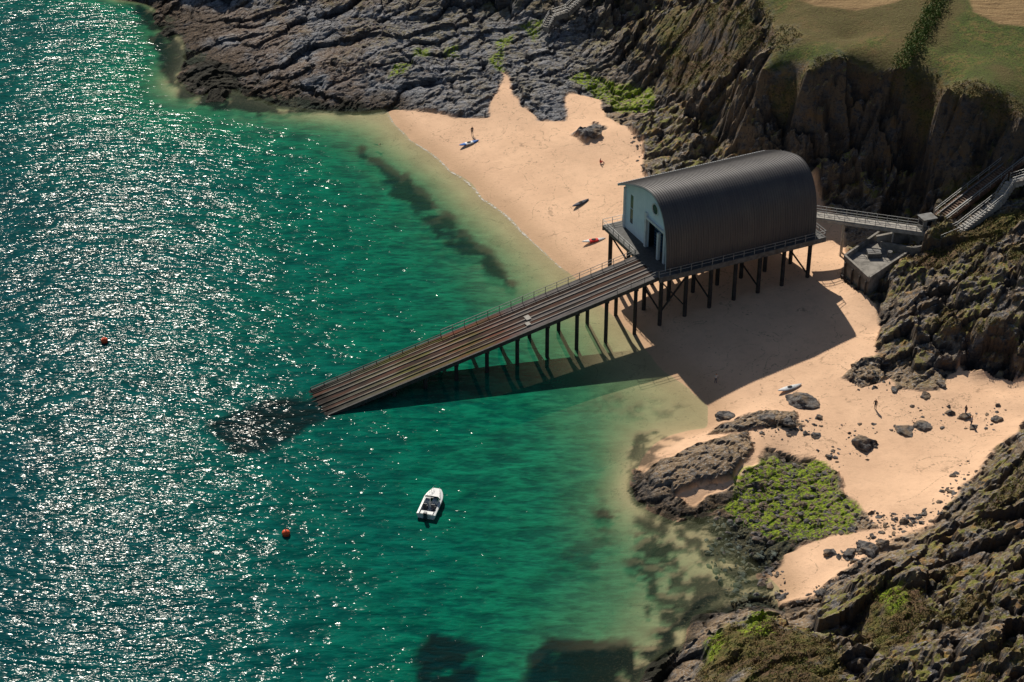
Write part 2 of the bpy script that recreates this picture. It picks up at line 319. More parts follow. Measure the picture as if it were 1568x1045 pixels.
def ground(x,y):
    j=int(np.clip(np.searchsorted(gx,x),1,len(gx)-1)); i=int(np.clip(np.searchsorted(gy,y),1,len(gy)-1))
    fx=(x-gx[j-1])/(gx[j]-gx[j-1]); fy=(y-gy[i-1])/(gy[i]-gy[i-1])
    return float((Z[i-1,j-1]*(1-fx)+Z[i-1,j]*fx)*(1-fy)+(Z[i,j-1]*(1-fx)+Z[i,j]*fx)*fy)
def onground(u,v,z=2.0):
    for _ in range(6):
        x,y,_z=P(u,v,z); z=.5*z+.5*ground(x,y)
    x,y,_z=P(u,v,z); return Vector((x,y,ground(x,y)))

# ------------------------------------------------------------------ sea
def water_mat():
    t=NT("sea_water"); pos=t.pos(); d=t.attr('depth'); k=t.attr('kelp')
    big=t.noise(t.map(pos,(1,1.6,1),(0,0,.5)),.035,4,.55)
    dd=t.math('ADD',d,t.math('MULTIPLY',t.math('SUBTRACT',big,.5),t.math('MINIMUM',t.math('MULTIPLY',d,.6),3.6)))
    r=t.n('ShaderNodeValToRGB',{0:t.math('DIVIDE',dd,9.0)}); e=r.color_ramp.elements
    e[0].position=0; e[0].color=(.36,.38,.20,1)
    e[1].position=1; e[1].color=(.003,.058,.070,1)
    for p,c in((.07,(.19,.30,.15)),(.17,(.045,.215,.105)),(.30,(.005,.165,.088)),(.45,(.002,.140,.085)),(.68,(.002,.096,.080))):
        q=e.new(p); q.color=c+(1,)
    patch=t.mr(t.noise(pos,.22,4,.65),.35,.7,1.14,.78)
    col=t.n('ShaderNodeVectorMath',{0:r.outputs[0],1:(1,1,1)},operation='MULTIPLY')
    cmb=t.n('ShaderNodeCombineXYZ',{0:patch,1:patch,2:patch}); t.t.links.new(cmb.outputs[0],col.inputs[1])
    c=t.mix(t.math('MULTIPLY',k,.96),col.outputs[0],(.005,.012,.014))
    m1=t.map(pos,(.30,1.0,1),(0,0,.50)); m2=t.map(pos,(.40,1,1),(0,0,.80)); m3=t.map(pos,(.6,1,1),(0,0,.2))
    w1=t.noise(m1,.60,2,.5,.4); w2=t.noise(m2,1.5,2,.5,.3); w3=t.noise(m3,.16,1,.5)
    h=t.math('ADD',t.math('ADD',t.math('MULTIPLY',w1,.27),t.math('MULTIPLY',w2,.135)),t.math('MULTIPLY',w3,.35))
    calm=t.mr(d,0.0,3.5,.25,1.0)
    h=t.math('MULTIPLY',h,calm)
    nr=t.bump(h,1.0,1.0)
    tone=t.mr(t.math('ADD',t.math('MULTIPLY',w1,.6),t.math('MULTIPLY',w2,.4)),.38,.60,0,1)
    c=t.mix(t.math('MULTIPLY',t.math('MULTIPLY',t.math('SUBTRACT',1.0,tone),.6),t.mr(d,.3,3)),c,(.0,.030,.035))
    dif=t.n('ShaderNodeBsdfDiffuse',{'Color':c,'Normal':nr}).outputs[0]
    tr=t.n('ShaderNodeBsdfTransparent',{0:(.86,.97,.93,1)}).outputs[0]
    al=t.math('SUBTRACT',1.0,t.math('POWER',2.718,t.math('MULTIPLY',t.math('MAXIMUM',d,0.0),-.8)))
    body=t.n('ShaderNodeMixShader',{0:al,1:tr,2:dif}).outputs[0]
    fo=t.noise(pos,1.4,5,.7,1.0); band=t.math('MULTIPLY',t.mr(d,-.04,.02),t.mr(d,.04,.10,1,0))
    fm=t.math('MULTIPLY',t.math('MULTIPLY',band,t.mr(fo,.44,.58)),t.attr('swash'))
    foam=t.n('ShaderNodeBsdfDiffuse',{'Color':(.75,.72,.66,1)}).outputs[0]
    body=t.n('ShaderNodeMixShader',{0:t.math('MULTIPLY',fm,.75),1:body,2:foam}).outputs[0]
    gl=t.n('ShaderNodeBsdfGlossy',{'Color':(1,1,1,1),'Roughness':.10,'Normal':nr}).outputs[0]
    fr=t.math('MULTIPLY',t.n('ShaderNodeFresnel',{'IOR':1.33,'Normal':nr}).outputs[0],.055)
    s=t.n('ShaderNodeMixShader',{0:fr,1:body,2:gl}).outputs[0]
    t.t.links.new(s,t.out.inputs[0]); return t.m
wxa=axis(-118,100,.6,2500); wya=axis(-108,165,.6,2500)
XW,YW=np.meshgrid(wxa,wya)
ZW=base(XW,YW); kw=kelpm(np.clip(XW,-118,100),np.clip(YW,-108,162))
SW=[(595,178,0),(640,225,0),(760,330,0),(860,415,0),(872,405,0),(770,310,0),(650,208,0),(606,170,0)]
swash=sm(1.5,-.5,sdp(np.clip(XW,-118,100),np.clip(YW,-108,162),SW))
sea_o=gridmesh("sea_water",XW,YW,np.zeros(XW.shape),dict(depth=-ZW,kelp=kw*sm(.0,.4,-ZW),swash=swash),water_mat())

# ------------------------------------------------------------------ mesh builder
class MB:
    def __init__(s): s.v=[];s.f=[];s.m=[]
    def add(s,v,f,m=0):
        o=len(s.v); s.v+=[tuple(q) for q in v]; s.f+=[tuple(i+o for i in q) for q in f]; s.m+=[m]*len(f)
    def box(s,a,b,m=0):
        x0,y0,z0=a;x1,y1,z1=b
        s.add([(x0,y0,z0),(x1,y0,z0),(x1,y1,z0),(x0,y1,z0),(x0,y0,z1),(x1,y0,z1),(x1,y1,z1),(x0,y1,z1)],
              [(0,3,2,1),(4,5,6,7),(0,1,5,4),(1,2,6,5),(2,3,7,6),(3,0,4,7)],m)
    def beam(s,p,q,w=.1,h=.1,m=0):
        p=Vector(p);q=Vector(q);d=(q-p).normalized()
        u=Vector((0,0,1)) if abs(d.z)<.95 else Vector((1,0,0))
        r=d.cross(u).normalized(); u=r.cross(d).normalized()
        vs=[]
        for c in(p,q):
            for a,b in((-1,-1),(1,-1),(1,1),(-1,1)): vs.append(c+r*(a*w/2)+u*(b*h/2))
        s.add(vs,[(3,2,1,0),(4,5,6,7),(0,1,5,4),(1,2,6,5),(2,3,7,6),(3,0,4,7)],m)
    def cyl(s,p,q,r,m=0,n=10,r2=None):
        p=Vector(p);q=Vector(q);d=(q-p).normalized(); r2=r if r2 is None else r2
        u=Vector((0,0,1)) if abs(d.z)<.95 else Vector((1,0,0)); a=d.cross(u).normalized(); b=d.cross(a)
        vs=[p+(a*math.cos(t)+b*math.sin(t))*r for t in [2*math.pi*i/n for i in range(n)]]
        vs+=[q+(a*math.cos(t)+b*math.sin(t))*r2 for t in [2*math.pi*i/n for i in range(n)]]
        s.add(vs,[(i,(i+1)%n,n+(i+1)%n,n+i) for i in range(n)]+[tuple(range(n))[::-1],tuple(range(n,2*n))],m)
    def rail(s,p,q,h=1.1,sp=1.8,m=0,t=.07):
        p=Vector(p);q=Vector(q);L=(q-p).length;k=max(1,int(round(L/sp)))
        for i in range(k+1):
            c=p.lerp(q,i/k); s.beam(c,c+Vector((0,0,h)),t,t,m)
        for hh in(h,h*.55): s.beam(p+Vector((0,0,hh)),q+Vector((0,0,hh)),t*.8,t*.8,m)
    def prism(s,pts,z0,z1,m=0):
        n=len(pts); vs=[(x,y,z0) for x,y in pts]+[(x,y,z1) for x,y in pts]
        s.add(vs,[(i,(i+1)%n,n+(i+1)%n,n+i) for i in range(n)]+[tuple(range(n))[::-1],tuple(range(n,2*n))],m)
    def loft(s,rings,m=0,caps=True,closed=True):
        n=len(rings[0]); vs=[p for r in rings for p in r]; f=[]
        for i in range(len(rings)-1):
            for j in range(n if closed else n-1):
                k=(j+1)%n; f.append((i*n+j,i*n+k,(i+1)*n+k,(i+1)*n+j))
        if caps and closed: f+= [tuple(range(n))[::-1],tuple(range((len(rings)-1)*n,len(rings)*n))]
        s.add(vs,f,m)
    def obj(s,name,mats,parent=None,smooth=False):
        me=bpy.data.meshes.new(name); me.from_pydata(s.v,[],s.f); me.update()
        for m in mats: me.materials.append(m)
        me.polygons.foreach_set("material_index",s.m)
        me.polygons.foreach_set("use_smooth",[smooth]*len(s.f))
        o=bpy.data.objects.new(name,me); scene.collection.objects.link(o)
        if parent: o.parent=parent
        return o
def empty(name,loc=(0,0,0),rz=0.0):
    o=bpy.data.objects.new(name,None); scene.collection.objects.link(o); o.location=loc; o.rotation_euler=(0,0,rz); return o

M_steel=simple("galvanised_steel",(.16,.165,.17),(.09,.085,.08),.6,.2,1.2)
M_rust=simple("weathered_steel_pile",(.045,.04,.04),(.02,.018,.018),.85,.0,.8)
M_white=simple("white_paint",(.74,.76,.76),(.60,.62,.62),.5,0,1.0,.005)
M_conc=simple("concrete",(.30,.28,.25),(.15,.14,.125),.9,0,.7)
M_concl=simple("pale_concrete",(.42,.40,.36),(.26,.24,.22),.9,0,1.2)
M_dark=simple("dark_interior",(.012,.014,.018),(.008,.008,.01),.8)
M_rail=simple("railing_steel",(.36,.37,.37),(.25,.25,.25),.5,.2)

# ------------------------------------------------------------------ lifeboat station
AL=math.radians(25.5)
N0=(24.4,5.5,9.5)
st=empty("lifeboat_station",N0,AL)
def catmull(pts,k=6):
    o=[];p=[pts[0]]+pts+[pts[-1]]
    for i in range(1,len(p)-2):
        for j in range(k):
            t=j/k; a,b,c,d=p[i-1],p[i],p[i+1],p[i+2]
            o.append(tuple(.5*((2*b[q])+(-a[q]+c[q])*t+(2*a[q]-5*b[q]+4*c[q]-d[q])*t*t+(-a[q]+3*b[q]-3*c[q]+d[q])*t**3) for q in(0,1)))
    o.append(pts[-1]); return o
FY=15.6
prof=catmull([(FY+.15,7.6),(12.8,8.95),(9.8,10.1),(6.8,10.85),(4.4,10.8),(2.3,9.6),(.85,7.4),(.15,4.8),(-.1,2.4),(-.15,-.15)],5)
def normals(pr):
    r=[]
    for i in range(len(pr)):
        a=pr[max(0,i-1)];b=pr[min(len(pr)-1,i+1)]; dx=b[0]-a[0];dz=b[1]-a[1];L=math.hypot(dx,dz)
        r.append((dz/L,-dx/L))
    return r
nr=normals(prof)
if nr[10][1]<0: nr=[(-a,-b) for a,b in nr]
inner=[(p[0]-n_[0]*.28,p[1]-n_[1]*.28) for p,n_ in zip(prof,nr)]
def roofz(y):
    for i in range(len(inner)-1):
        a,b=inner[i],inner[i+1]
        if b[0]<=y<=a[0] and a[0]!=b[0]:
            return a[1]+(b[1]-a[1])*(y-a[0])/(b[0]-a[0])
    return inner[0][1] if y>=inner[0][0] else 3.0
LB=25.4
t=NT("roof_metal"); p=t.obj(); nzz=t.noise(t.map(p,(3,.15,.15)),1.0,4,.6)
cc=t.mix(t.mr(nzz,.3,.7),(.115,.108,.11),(.085,.082,.086)); cc=t.mix(t.mr(t.noise(p,.25,4),.45,.7,0,.4),cc,(.15,.14,.13))
M_roof=t.bsdf(cc,.45,.1,t.bump(t.noise(p,1.2,3),.3,.02),.35)
t=NT("facade_cladding"); p=t.obj()
brk=t.n('ShaderNodeSeparateXYZ',{0:p}).outputs[1]
saw=t.math('FRACT',t.math('MULTIPLY',brk,1.6)); ln=t.mr(saw,.0,.07,1,0)
cc=t.mix(t.mr(t.noise(p,.8,5),.35,.7),(.80,.90,.93),(.72,.83,.87)); cc=t.mix(t.math('MULTIPLY',ln,.35),cc,(.35,.42,.45))
M_fac=t.bsdf(cc,.6,0,None,.4)
M_glass=simple("window_glass",(.02,.05,.05),(.03,.07,.07),.12,0,.5,.0,.8)
mb=MB()
x0,x1=-1.1,LB+.5
k=len(prof)
mb.add([(x0,a,b) for a,b in prof]+[(x1,a,b) for a,b in prof]+[(x0,a,b) for a,b in inner]+[(x1,a,b) for a,b in inner],
 [(i,i+1,k+i+1,k+i) for i in range(k-1)]+[(2*k+i,3*k+i,3*k+i+1,2*k+i+1) for i in range(k-1)],0)
mb.add([(x0,a,b) for a,b in prof]+[(x0,a,b) for a,b in inner],[(i,k+i,k+i+1,i+1) for i in range(k-1)],1)
mb.add([(x1,a,b) for a,b in prof]+[(x1,a,b) for a,b in inner],[(i,i+1,k+i+1,k+i) for i in range(k-1)],1)
mb.box((x0,prof[0][0]-.02,prof[0][1]-.34),(x1,prof[0][0]+.12,prof[0][1]+.04),1)
for i in range(63):
    xx=x0+.12+i*(x1-x0-.24)/62
    v=[]
    for (a,b),(c,d) in zip(prof,nr):
        for sx in(-.035,.035):
            for o in(.0,.085): v.append((xx+sx,a+c*o,b+d*o))
    f=[]
    for j in range(k-1):
        q=j*4; f+=[(q+1,q+3,q+7,q+5),(q,q+1,q+5,q+4),(q+3,q+2,q+6,q+7)]
    f+=[(0,2,3,1)]
    mb.add(v,f,0)
ro=mb.obj("roof",[M_roof,simple("roof_fascia",(.46,.50,.52),(.38,.41,.43),.5)],st)
def endwall(xa,xb,name,door):
    m=MB()
    cuts=[.25,.45,.7,1.2,1.8,2.4,3.2,4.2,5.2,6.5,7.8,9.5,11.0,12.6,13.5,14.4,FY-.25]
    for a,b in zip(cuts[:-1],cuts[1:]):
        if door and a>=2.39 and b<=7.81: zl=5.0
        elif door and a>=12.59 and b<=13.51: zl=None
        else: zl=0
        za,zb=roofz(a)-.002,roofz(b)-.002
        segs=[(zl,None)] if zl is not None else [(0,1.6),(6.6,None)]
        for lo,hi in segs:
            ha,hb=(za,zb) if hi is None else (hi,hi)
            m.add([(xa,a,lo),(xa,b,lo),(xa,b,hb),(xa,a,ha),(xb,a,lo),(xb,b,lo),(xb,b,hb),(xb,a,ha)],
                  [(0,3,2,1),(4,5,6,7),(0,1,5,4),(3,7,6,2),(1,2,6,5),(0,4,7,3)],0)
    return m.obj(name,[M_fac],st)
endwall(0,.25,"front_wall",True); endwall(LB-.25,LB,"rear_wall",False)
m=MB(); m.box((0.25,FY-.5,0),(LB-.25,FY-.25,7.2),0)
for i in range(8):
    m.box((2+i*2.9,FY-.247,3.2),(3.6+i*2.9,FY-.2,5.0),1)
m.obj("side_wall",[M_fac,M_glass],st)
m=MB(); m.box((2.8,2.42,0),(3.0,7.78,5.0),0); m.box((.26,2.2,0),(2.8,2.4,5.2),0); m.box((.26,7.8,0),(2.8,8.0,5.2),0); m.box((.26,2.4,5.02),(3.0,7.8,5.2),0)
m.box((1.2,5.4,.05),(1.35,7.75,4.98),1)
for i in range(9): m.box((1.14,5.4,.3+i*.52),(1.2,7.75,.42+i*.52),0)
m.box((.05,12.6,1.6),(.18,13.5,6.6),2)
m.box((-.04,12.6,4.2),(.05,13.5,4.3),3)
m.obj("boat_door",[M_dark,simple("door_blue",(.05,.12,.22),(.04,.09,.17),.5),M_glass,M_white],st)
m=MB()
m.box((-.35,7.82,0),(.0-.003,8.35,6.0),0); m.box((-.35,1.85,0),(-.003,2.38,6.0),0); m.box((-.35,2.38,5.05),(-.003,7.82,5.4),0)
m.box((-.3,14.9,0),(-.003,15.3,7.1),0); m.box((-.6,3.4,0),(-.2,3.9,4.6),0)
m.obj("door_frame",[M_white],st)
m=MB(); c=(-.02,5.6,7.7)
rg=[]
for i in range(25):
    a=2*math.pi*i/24; rg.append([(-.12,c[1]+math.cos(a)*r,c[2]+math.sin(a)*r) if o else (-.004,c[1]+math.cos(a)*r,c[2]+math.sin(a)*r) for r,o in((1.05,0),(1.05,1),(.82,1),(.82,0))])
m.loft(rg,0,caps=False)
m.add([(-.03,c[1]+math.cos(2*math.pi*i/24)*.84,c[2]+math.sin(2*math.pi*i/24)*.84) for i in range(24)],[tuple(range(24))],1)
m.obj("round_window",[M_white,M_glass],st)
m=MB(); PF=17.0
m.box((-3,-1.5,-.35),(LB+1.6,PF,0),0)
for y in(-1.5,PF-.1): m.box((-3,y-.12,-.8),(LB+1.6,y+.12,.05),1)
for i in range(15): m.box((-2.8+i*2.05,-1.4,-.75),(-2.55+i*2.05,PF-.2,-.36),1)
m.obj("platform",[simple("deck_grating",(.10,.10,.10),(.07,.07,.065),.8),M_steel],st)
m=MB()
m.rail((-3,-1.5,.05),(LB+1.5,-1.5,.05),1.1,1.9); m.rail((-3,PF-.1,.05),(LB+1.5,PF-.1,.05)); m.rail((-3,6.3,.05),(-3,PF-.1,.05)); m.rail((LB+1.5,-1.5,.05),(LB+1.5,6,.05)); m.rail((LB+1.5,9,.05),(LB+1.5,PF-.1,.05))
m.obj("platform_railing",[M_rail],st)
m=MB(); xs=[-2.2,2.2,6.6,11,15.4,19.8,24.6]; ys=[-.9,4.2,9.6,15.6]
for i,x in enumerate(xs):
    for y in ys: m.cyl((x,y,-.7),(x,y,-12.5),.33,0,12)
    m.beam((x,ys[0],-1.0),(x,ys[-1],-1.0),.4,.55,0)
    if i in (0,2,4,6): m.beam((x,ys[0],-6.5),(x,ys[-1],-1.3),.2,.2,0)
m.beam((xs[0],ys[0],-6.6),(xs[1],ys[0],-1.2),.22,.22,0)
m.beam((xs[1],ys[0],-6.6),(xs[0],ys[0],-1.2),.22,.22,0)
for y in ys: m.beam((xs[0],y,-.95),(xs[-1],y,-.95),.35,.5,0)
m.obj("piles",[M_rust],st,False)

# ------------------------------------------------------------------ slipway
sw=empty("lifeboat_slipway",N0,AL)
G=1/5.7
YA,YB=-1.2,6.0
def sz(x): return (x+3)*G if x<-3 else 0.0
def slip_mat(name,wood):
    t=NT(name); p=t.obj(); sp=t.n('ShaderNodeSeparateXYZ',{0:p}); x=sp.outputs[0]
    streak=t.noise(t.map(p,(.10,2.6,1)),1.0,4,.65); fine=t.noise(t.map(p,(.7,5,2)),1.2,5,.7); blot=t.noise(p,.35,4,.6)
    xx=t.math('ADD',x,t.math('MULTIPLY',t.math('SUBTRACT',blot,.5),9.0))
    r=t.n('ShaderNodeValToRGB',{0:t.mr(xx,-62,-3,0,1,False)}); e=r.color_ramp.elements
    e[0].position=0;e[0].color=(.008,.010,.010,1); e[1].position=1; e[1].color=(.17,.155,.15,1)
    for q,c in((.09,(.020,.020,.018)),(.15,(.09,.09,.07)),(.28,(.13,.11,.07)),(.38,(.13,.085,.055)),(.48,(.16,.055,.035)),(.57,(.15,.060,.042)),(.63,(.15,.13,.125)),(.85,(.155,.145,.14))):
        a=e.new(q);a.color=c+(1,)
    if wood:
        col=t.mix(.45,r.outputs[0],t.mix(t.mr(xx,-58,-50),(.02,.02,.018),(.50,.45,.39)))
        col=t.mix(t.mr(streak,.45,.65,0,.6),col,(.09,.07,.055))
    else:
        col=t.mix(t.mr(streak,.42,.62),r.outputs[0],t.mix(.6,r.outputs[0],(.03,.025,.025)))
    col=t.mix(t.mr(fine,.55,.75,0,.5),col,(.42,.38,.33) if wood else (.20,.18,.16))
    gm=t.math('MULTIPLY',t.mr(xx,-52,-44),t.mr(xx,-36,-26,1,0)); col=t.mix(t.math('MULTIPLY',gm,t.mr(streak,.46,.56,0,.7)),col,(.13,.135,.025))
    pl=t.mr(t.math('FRACT',t.math('MULTIPLY',x,.9)),0,.1,1,0); col=t.mix(t.math('MULTIPLY',pl,.3),col,(.02,.02,.02))
    return t.bsdf(col,.9,0,t.bump(fine,.5,.03),.12)
MS=slip_mat("slipway_deck_material",False); MSW=slip_mat("slipway_beam_material",True)
t=NT("slipway_keelway"); p=t.obj(); xk=t.n('ShaderNodeSeparateXYZ',{0:p}).outputs[0]
cc=t.mix(t.mr(t.noise(t.map(p,(.15,2,1)),1,5,.7),.4,.62),(.028,.024,.022),(.10,.050,.035)); MSK=t.bsdf(cc,.9,0,None,.1)
m=MB(); xe=-66
def slab(ya,yb,zt,zb,mi,xa=-3,xb=xe,seg=20):
    for i in range(seg):
        p=xa+(xb-xa)*i/seg; q=xa+(xb-xa)*(i+1)/seg
        m.add([(p,ya,sz(p)+zb),(q,ya,sz(q)+zb),(q,yb,sz(q)+zb),(p,yb,sz(p)+zb),(p,ya,sz(p)+zt),(q,ya,sz(q)+zt),(q,yb,sz(q)+zt),(p,yb,sz(p)+zt)],
              [(0,1,2,3),(4,7,6,5),(0,4,5,1),(2,6,7,3)]+([(0,3,7,4)] if i==0 else [])+([(1,5,6,2)] if i==seg-1 else []),mi)
slab(YA,YB,-.02,-.30,0)
yc=2.4
slab(yc-.55,yc+.55,.02,-.015,2)
slab(yc-.75,yc-.56,.14,-.015,1); slab(yc+.56,yc+.75,.14,-.015,1)
for y in(yc-2.0,yc+2.0): slab(y-.55,y-.38,.12,-.015,1); slab(y-.375,y+.375,.015,-.015,2); slab(y+.38,y+.50,.10,-.015,1)
slab(YA+.05,YA+.75,.05,-.015,0); slab(YB-.75,YB-.05,.05,-.015,0)
m.obj("deck",[MS,MSW,MSK],sw)
m=MB()
for y in(YA,YB):
    m.beam((-3,y,-.25),(-57,y,sz(-57)-.25),.26,.65,0)
m.rail((-3,YB,.1),(-36,YB,sz(-36)+.1),1.05,2.0,1,.075); m.rail((-3,YA,.1),(-10,YA,sz(-10)+.1),1.0,2.2,1,.06)
m.beam((-36,YB,sz(-36)+.4),(-57,YB,sz(-57)+.4),.10,.10,0)
for i in range(11): 
    x=-36-i*2.1; m.beam((x,YB,sz(x)),(x,YB,sz(x)+.4),.1,.1,0)
m.obj("edge_beams_and_rails",[simple("dark_edge_steel",(.07,.07,.07),(.04,.035,.03),.8),simple("weathered_rail",(.24,.24,.235),(.15,.145,.14),.7,.1)],sw)
m=MB(); x=-6.5
while sz(x)>-8.6:
    for y in(YA+.5,YB-.6): m.cyl((x,y,sz(x)-.4),(x,y,-14),.3,0,10)
    m.beam((x,YA,sz(x)-.75),(x,YB,sz(x)-.75),.4,.5,0)
    if sz(x)>-5:
        m.beam((x,YA+.5,sz(x)-1),(x,YB-.6,sz(x)-4.2),.18,.18,0)
    x-=5.0
m.obj("piles",[M_rust],sw)
m=MB(); xh=-23.5
def plate(xa,xb,ya,yb,h0,h1):
    m.add([(xa,ya,sz(xa)+h0),(xb,ya,sz(xb)+h0),(xb,yb,sz(xb)+h0),(xa,yb,sz(xa)+h0),(xa,ya,sz(xa)+h1),(xb,ya,sz(xb)+h1),(xb,yb,sz(xb)+h1),(xa,yb,sz(xa)+h1)],
     [(0,3,2,1),(4,5,6,7),(0,1,5,4),(1,2,6,5),(2,3,7,6),(3,0,4,7)],0)
plate(xh-.5,xh+.3,1.2,2.4,.16,.24); plate(xh-1.1,xh-.4,-.1,.8,.16,.23)
m.obj("access_plate",[M_concl],sw)

# ------------------------------------------------------------------ footbridge, hut, steps, incline track, concrete block
R=Matrix.Rotation(AL,3,'Z')
def loc2w(x,y,z): return Vector(N0)+R@Vector((x,y,z))
fb=empty("footbridge")
m=MB(); A0=loc2w(LB+1.6,7.5,0); B0=Vector(P(1436,356,9.6))
dirv=(B0-A0).normalized(); rt=dirv.cross(Vector((0,0,1))).normalized()
m.beam(A0,B0,1.8,.25,0)
for s in(-.9,.9):
    m.rail(A0+rt*s+Vector((0,0,.12)),B0+rt*s+Vector((0,0,.12)),1.15,1.6,1,.08)
    m.beam(A0+rt*s-Vector((0,0,.3)),B0+rt*s-Vector((0,0,.3)),.18,.5,0)
for f in(.35,.7):
    c=A0.lerp(B0,f); 
    for s in(-.7,.7): m.cyl(c+rt*s,Vector((c.x+rt.x*s,c.y+rt.y*s,ground(c.x,c.y)-1)),.16,0)
m.obj("span",[M_concl,M_rail],fb)
hut=empty("winch_hut",P(1418,350,9.6),math.radians(20))
m=MB(); m.box((-1.1,-.9,-.6),(1.1,.9,2.0),0); m.box((-1.25,-1.05,2.0),(1.25,1.05,2.15),1); m.box((-.5,-.94,0),(.4,-.9,1.8),2); m.box((-1.13,-.5,.9),(-1.1,.5,1.6),2)
m.obj("walls_and_roof",[M_conc,M_steel,M_dark],hut)
def steps(name,pts,wd,mats):
    e=empty(name); m=MB()
    for a,b in zip(pts[:-1],pts[1:]):
        a=Vector(a);b=Vector(b); L=(b-a).length; k=max(2,int(L/.55)); d=(b-a); d.z=0; d.normalize(); r=Vector((-d.y,d.x,0))
        for i in range(k):
            c=a.lerp(b,(i+.5)/k); hl=L/k/2+.03
            c0=c-d*hl; c1=c+d*hl
            pts4=[(c0-r*wd/2),(c1-r*wd/2),(c1+r*wd/2),(c0+r*wd/2)]
            m.prism([(q.x,q.y) for q in pts4],c.z-1.0,c.z,0)
        m.rail(a+r*wd/2,b+r*wd/2,1.05,2.0,1,.07); m.rail(a-r*wd/2,b-r*wd/2,1.05,2.0,1,.07)
    m.obj("treads_and_rails",mats,e); return e
steps("cliff_steps",[P(1436,366,9.6),P(1470,352,10.4),P(1505,325,12.2),P(1530,305,13.8),P(1548,278,15.8),P(1600,262,17.6)],1.5,[M_concl,M_rail])
steps("cliff_steps",[P(836,42,6.6),P(846,24,7.9),P(868,17,8.6),P(884,2,9.9),P(905,-14,11.2)],1.4,[M_conc,M_rail])
tr=empty("incline_track"); m=MB(); a=Vector(P(1440,332,10.2)); b=Vector(P(1640,178,22.5)); d=(b-a).normalized(); r=d.cross(Vector((0,0,1))).normalized()
m.beam(a-Vector((0,0,.5)),b-Vector((0,0,.5)),3.0,.5,0)
for s in(-.8,.8): m.beam(a+r*s,b+r*s,.18,.25,1)
for i in range(60): c=a.lerp(b,i/59); m.beam(c-r*1.3-Vector((0,0,.18)),c+r*1.3-Vector((0,0,.18)),.28,.16,2)
for s in(-1.5,1.5): m.rail(a+r*s-Vector((0,0,.2)),b+r*s-Vector((0,0,.2)),1.0,2.2,3,.07)
for i in range(8): c=a.lerp(b,i/7); m.beam(c,c-Vector((0,0,5)),.4,.4,0)
m.obj("rails_and_sleepers",[simple("rusty_girder",(.16,.08,.05),(.08,.045,.03),.9),M_steel,simple("old_timber",(.24,.15,.10)),M_rail],tr)
cb=empty("concrete_landing"); m=MB(); zt=6.3
q=[P(1293,398,zt),P(1330,432,zt),P(1402,384,zt),P(1345,362,zt)]
q2=[(x,y) for x,y,z in q]; cx=sum(x for x,y in q2)/4; cy=sum(y for x,y in q2)/4
m.prism(q2,-.5,zt,0)
for i in range(4):
    a=Vector((*q2[i],zt)); b=Vector((*q2[(i+1)%4],zt))
    if i in(0,1,3): m.beam(a+Vector((0,0,.45)),b+Vector((0,0,.45)),.35,.9,0)
m.beam((q2[0][0]-.3,q2[0][1]-.1,3.6),(q2[1][0]-.2,q2[1][1]-.3,3.6),.3,.3,1)
for f in(.1,.4,.7,.95):
    p_=Vector((*q2[0],zt)).lerp(Vector((*q2[1],zt)),f)+Vector((-.25,-.25,0)); m.beam(p_,(p_.x,p_.y,1),.28,.28,1)
m.box((cx-1.5,cy-.5,zt),(cx+.6,cy+1.2,zt+.8),2); m.cyl((cx+2,cy,zt),(cx+2,cy,zt+1.0),.4,2)
m.obj("block",[M_conc,M_rust,M_steel],cb)
rw=empty("retaining_wall"); m=MB()
pts=[P(1345,362,7.4),P(1395,352,8.6),P(1436,368,9.5)]
for a,b in zip(pts[:-1],pts[1:]): m.beam(Vector(a)-Vector((0,0,1.4)),Vector(b)-Vector((0,0,1.4)),.5,3.0,0)
pts=[P(1350,372,7),P(1400,380,8),P(1436,372,9.2)]
for a,b in zip(pts[:-1],pts[1:]): m.beam(Vector(a)-Vector((0,0,1.2)),Vector(b)-Vector((0,0,1.2)),.4,2.6,0)
m.obj("stonework",[M_conc],rw)

# ------------------------------------------------------------------ rocks
M_rock=NT("beach_rock"); tt=M_rock; p=tt.pos(); a=tt.noise(p,1.2,6,.7)
cc=tt.mix(tt.mr(a,.35,.65),(.028,.028,.032),(.22,.205,.195)); cc=tt.mix(tt.mr(tt.noise(p,.5,4),.45,.62,0,.7),cc,(.29,.205,.13))
M_rock=tt.bsdf(cc,.85,0,tt.bump(tt.noise(p,2.5,6,.74),.9,.3),.2)
import bmesh
def ico(sub):
    bm=bmesh.new(); bmesh.ops.create_icosphere(bm,subdivisions=sub,radius=1); v=[q.co.copy() for q in bm.verts]; f=[tuple(x.index for x in q.verts) for q in bm.faces]; bm.free(); return v,f
I1=ico(1);I2=ico(3);I3=ico(4)
from mathutils import noise as mn
def rockv(tmpl,sx,sy,szz,seed,rough=0.0):
    rr=random.Random(seed); pl=[(Vector((rr.gauss(0,1),rr.gauss(0,1),rr.gauss(.3,1))).normalized(),rr.uniform(.38,.78)) for _ in range(12)]
    o=[]; an=rr.uniform(0,6.28) if rough==0 else rr.uniform(-.3,.3); ca,sa_=math.cos(an),math.sin(an)
    off=Vector((rr.uniform(0,50),0,0))
    for v in tmpl[0]:
        q=v.copy()
        for nn,dd in pl:
            e=q.dot(nn)-dd
            if e>0: q=q-nn*e*.95
        if rough: q*=1+rough*mn.fractal(q*2.2+off,1.0,2.0,4)
        x,y,z=q.x*sx*1.3,q.y*sy*1.3,q.z*szz*1.3
        o.append((x*ca-y*sa_,x*sa_+y*ca,z))
    return o
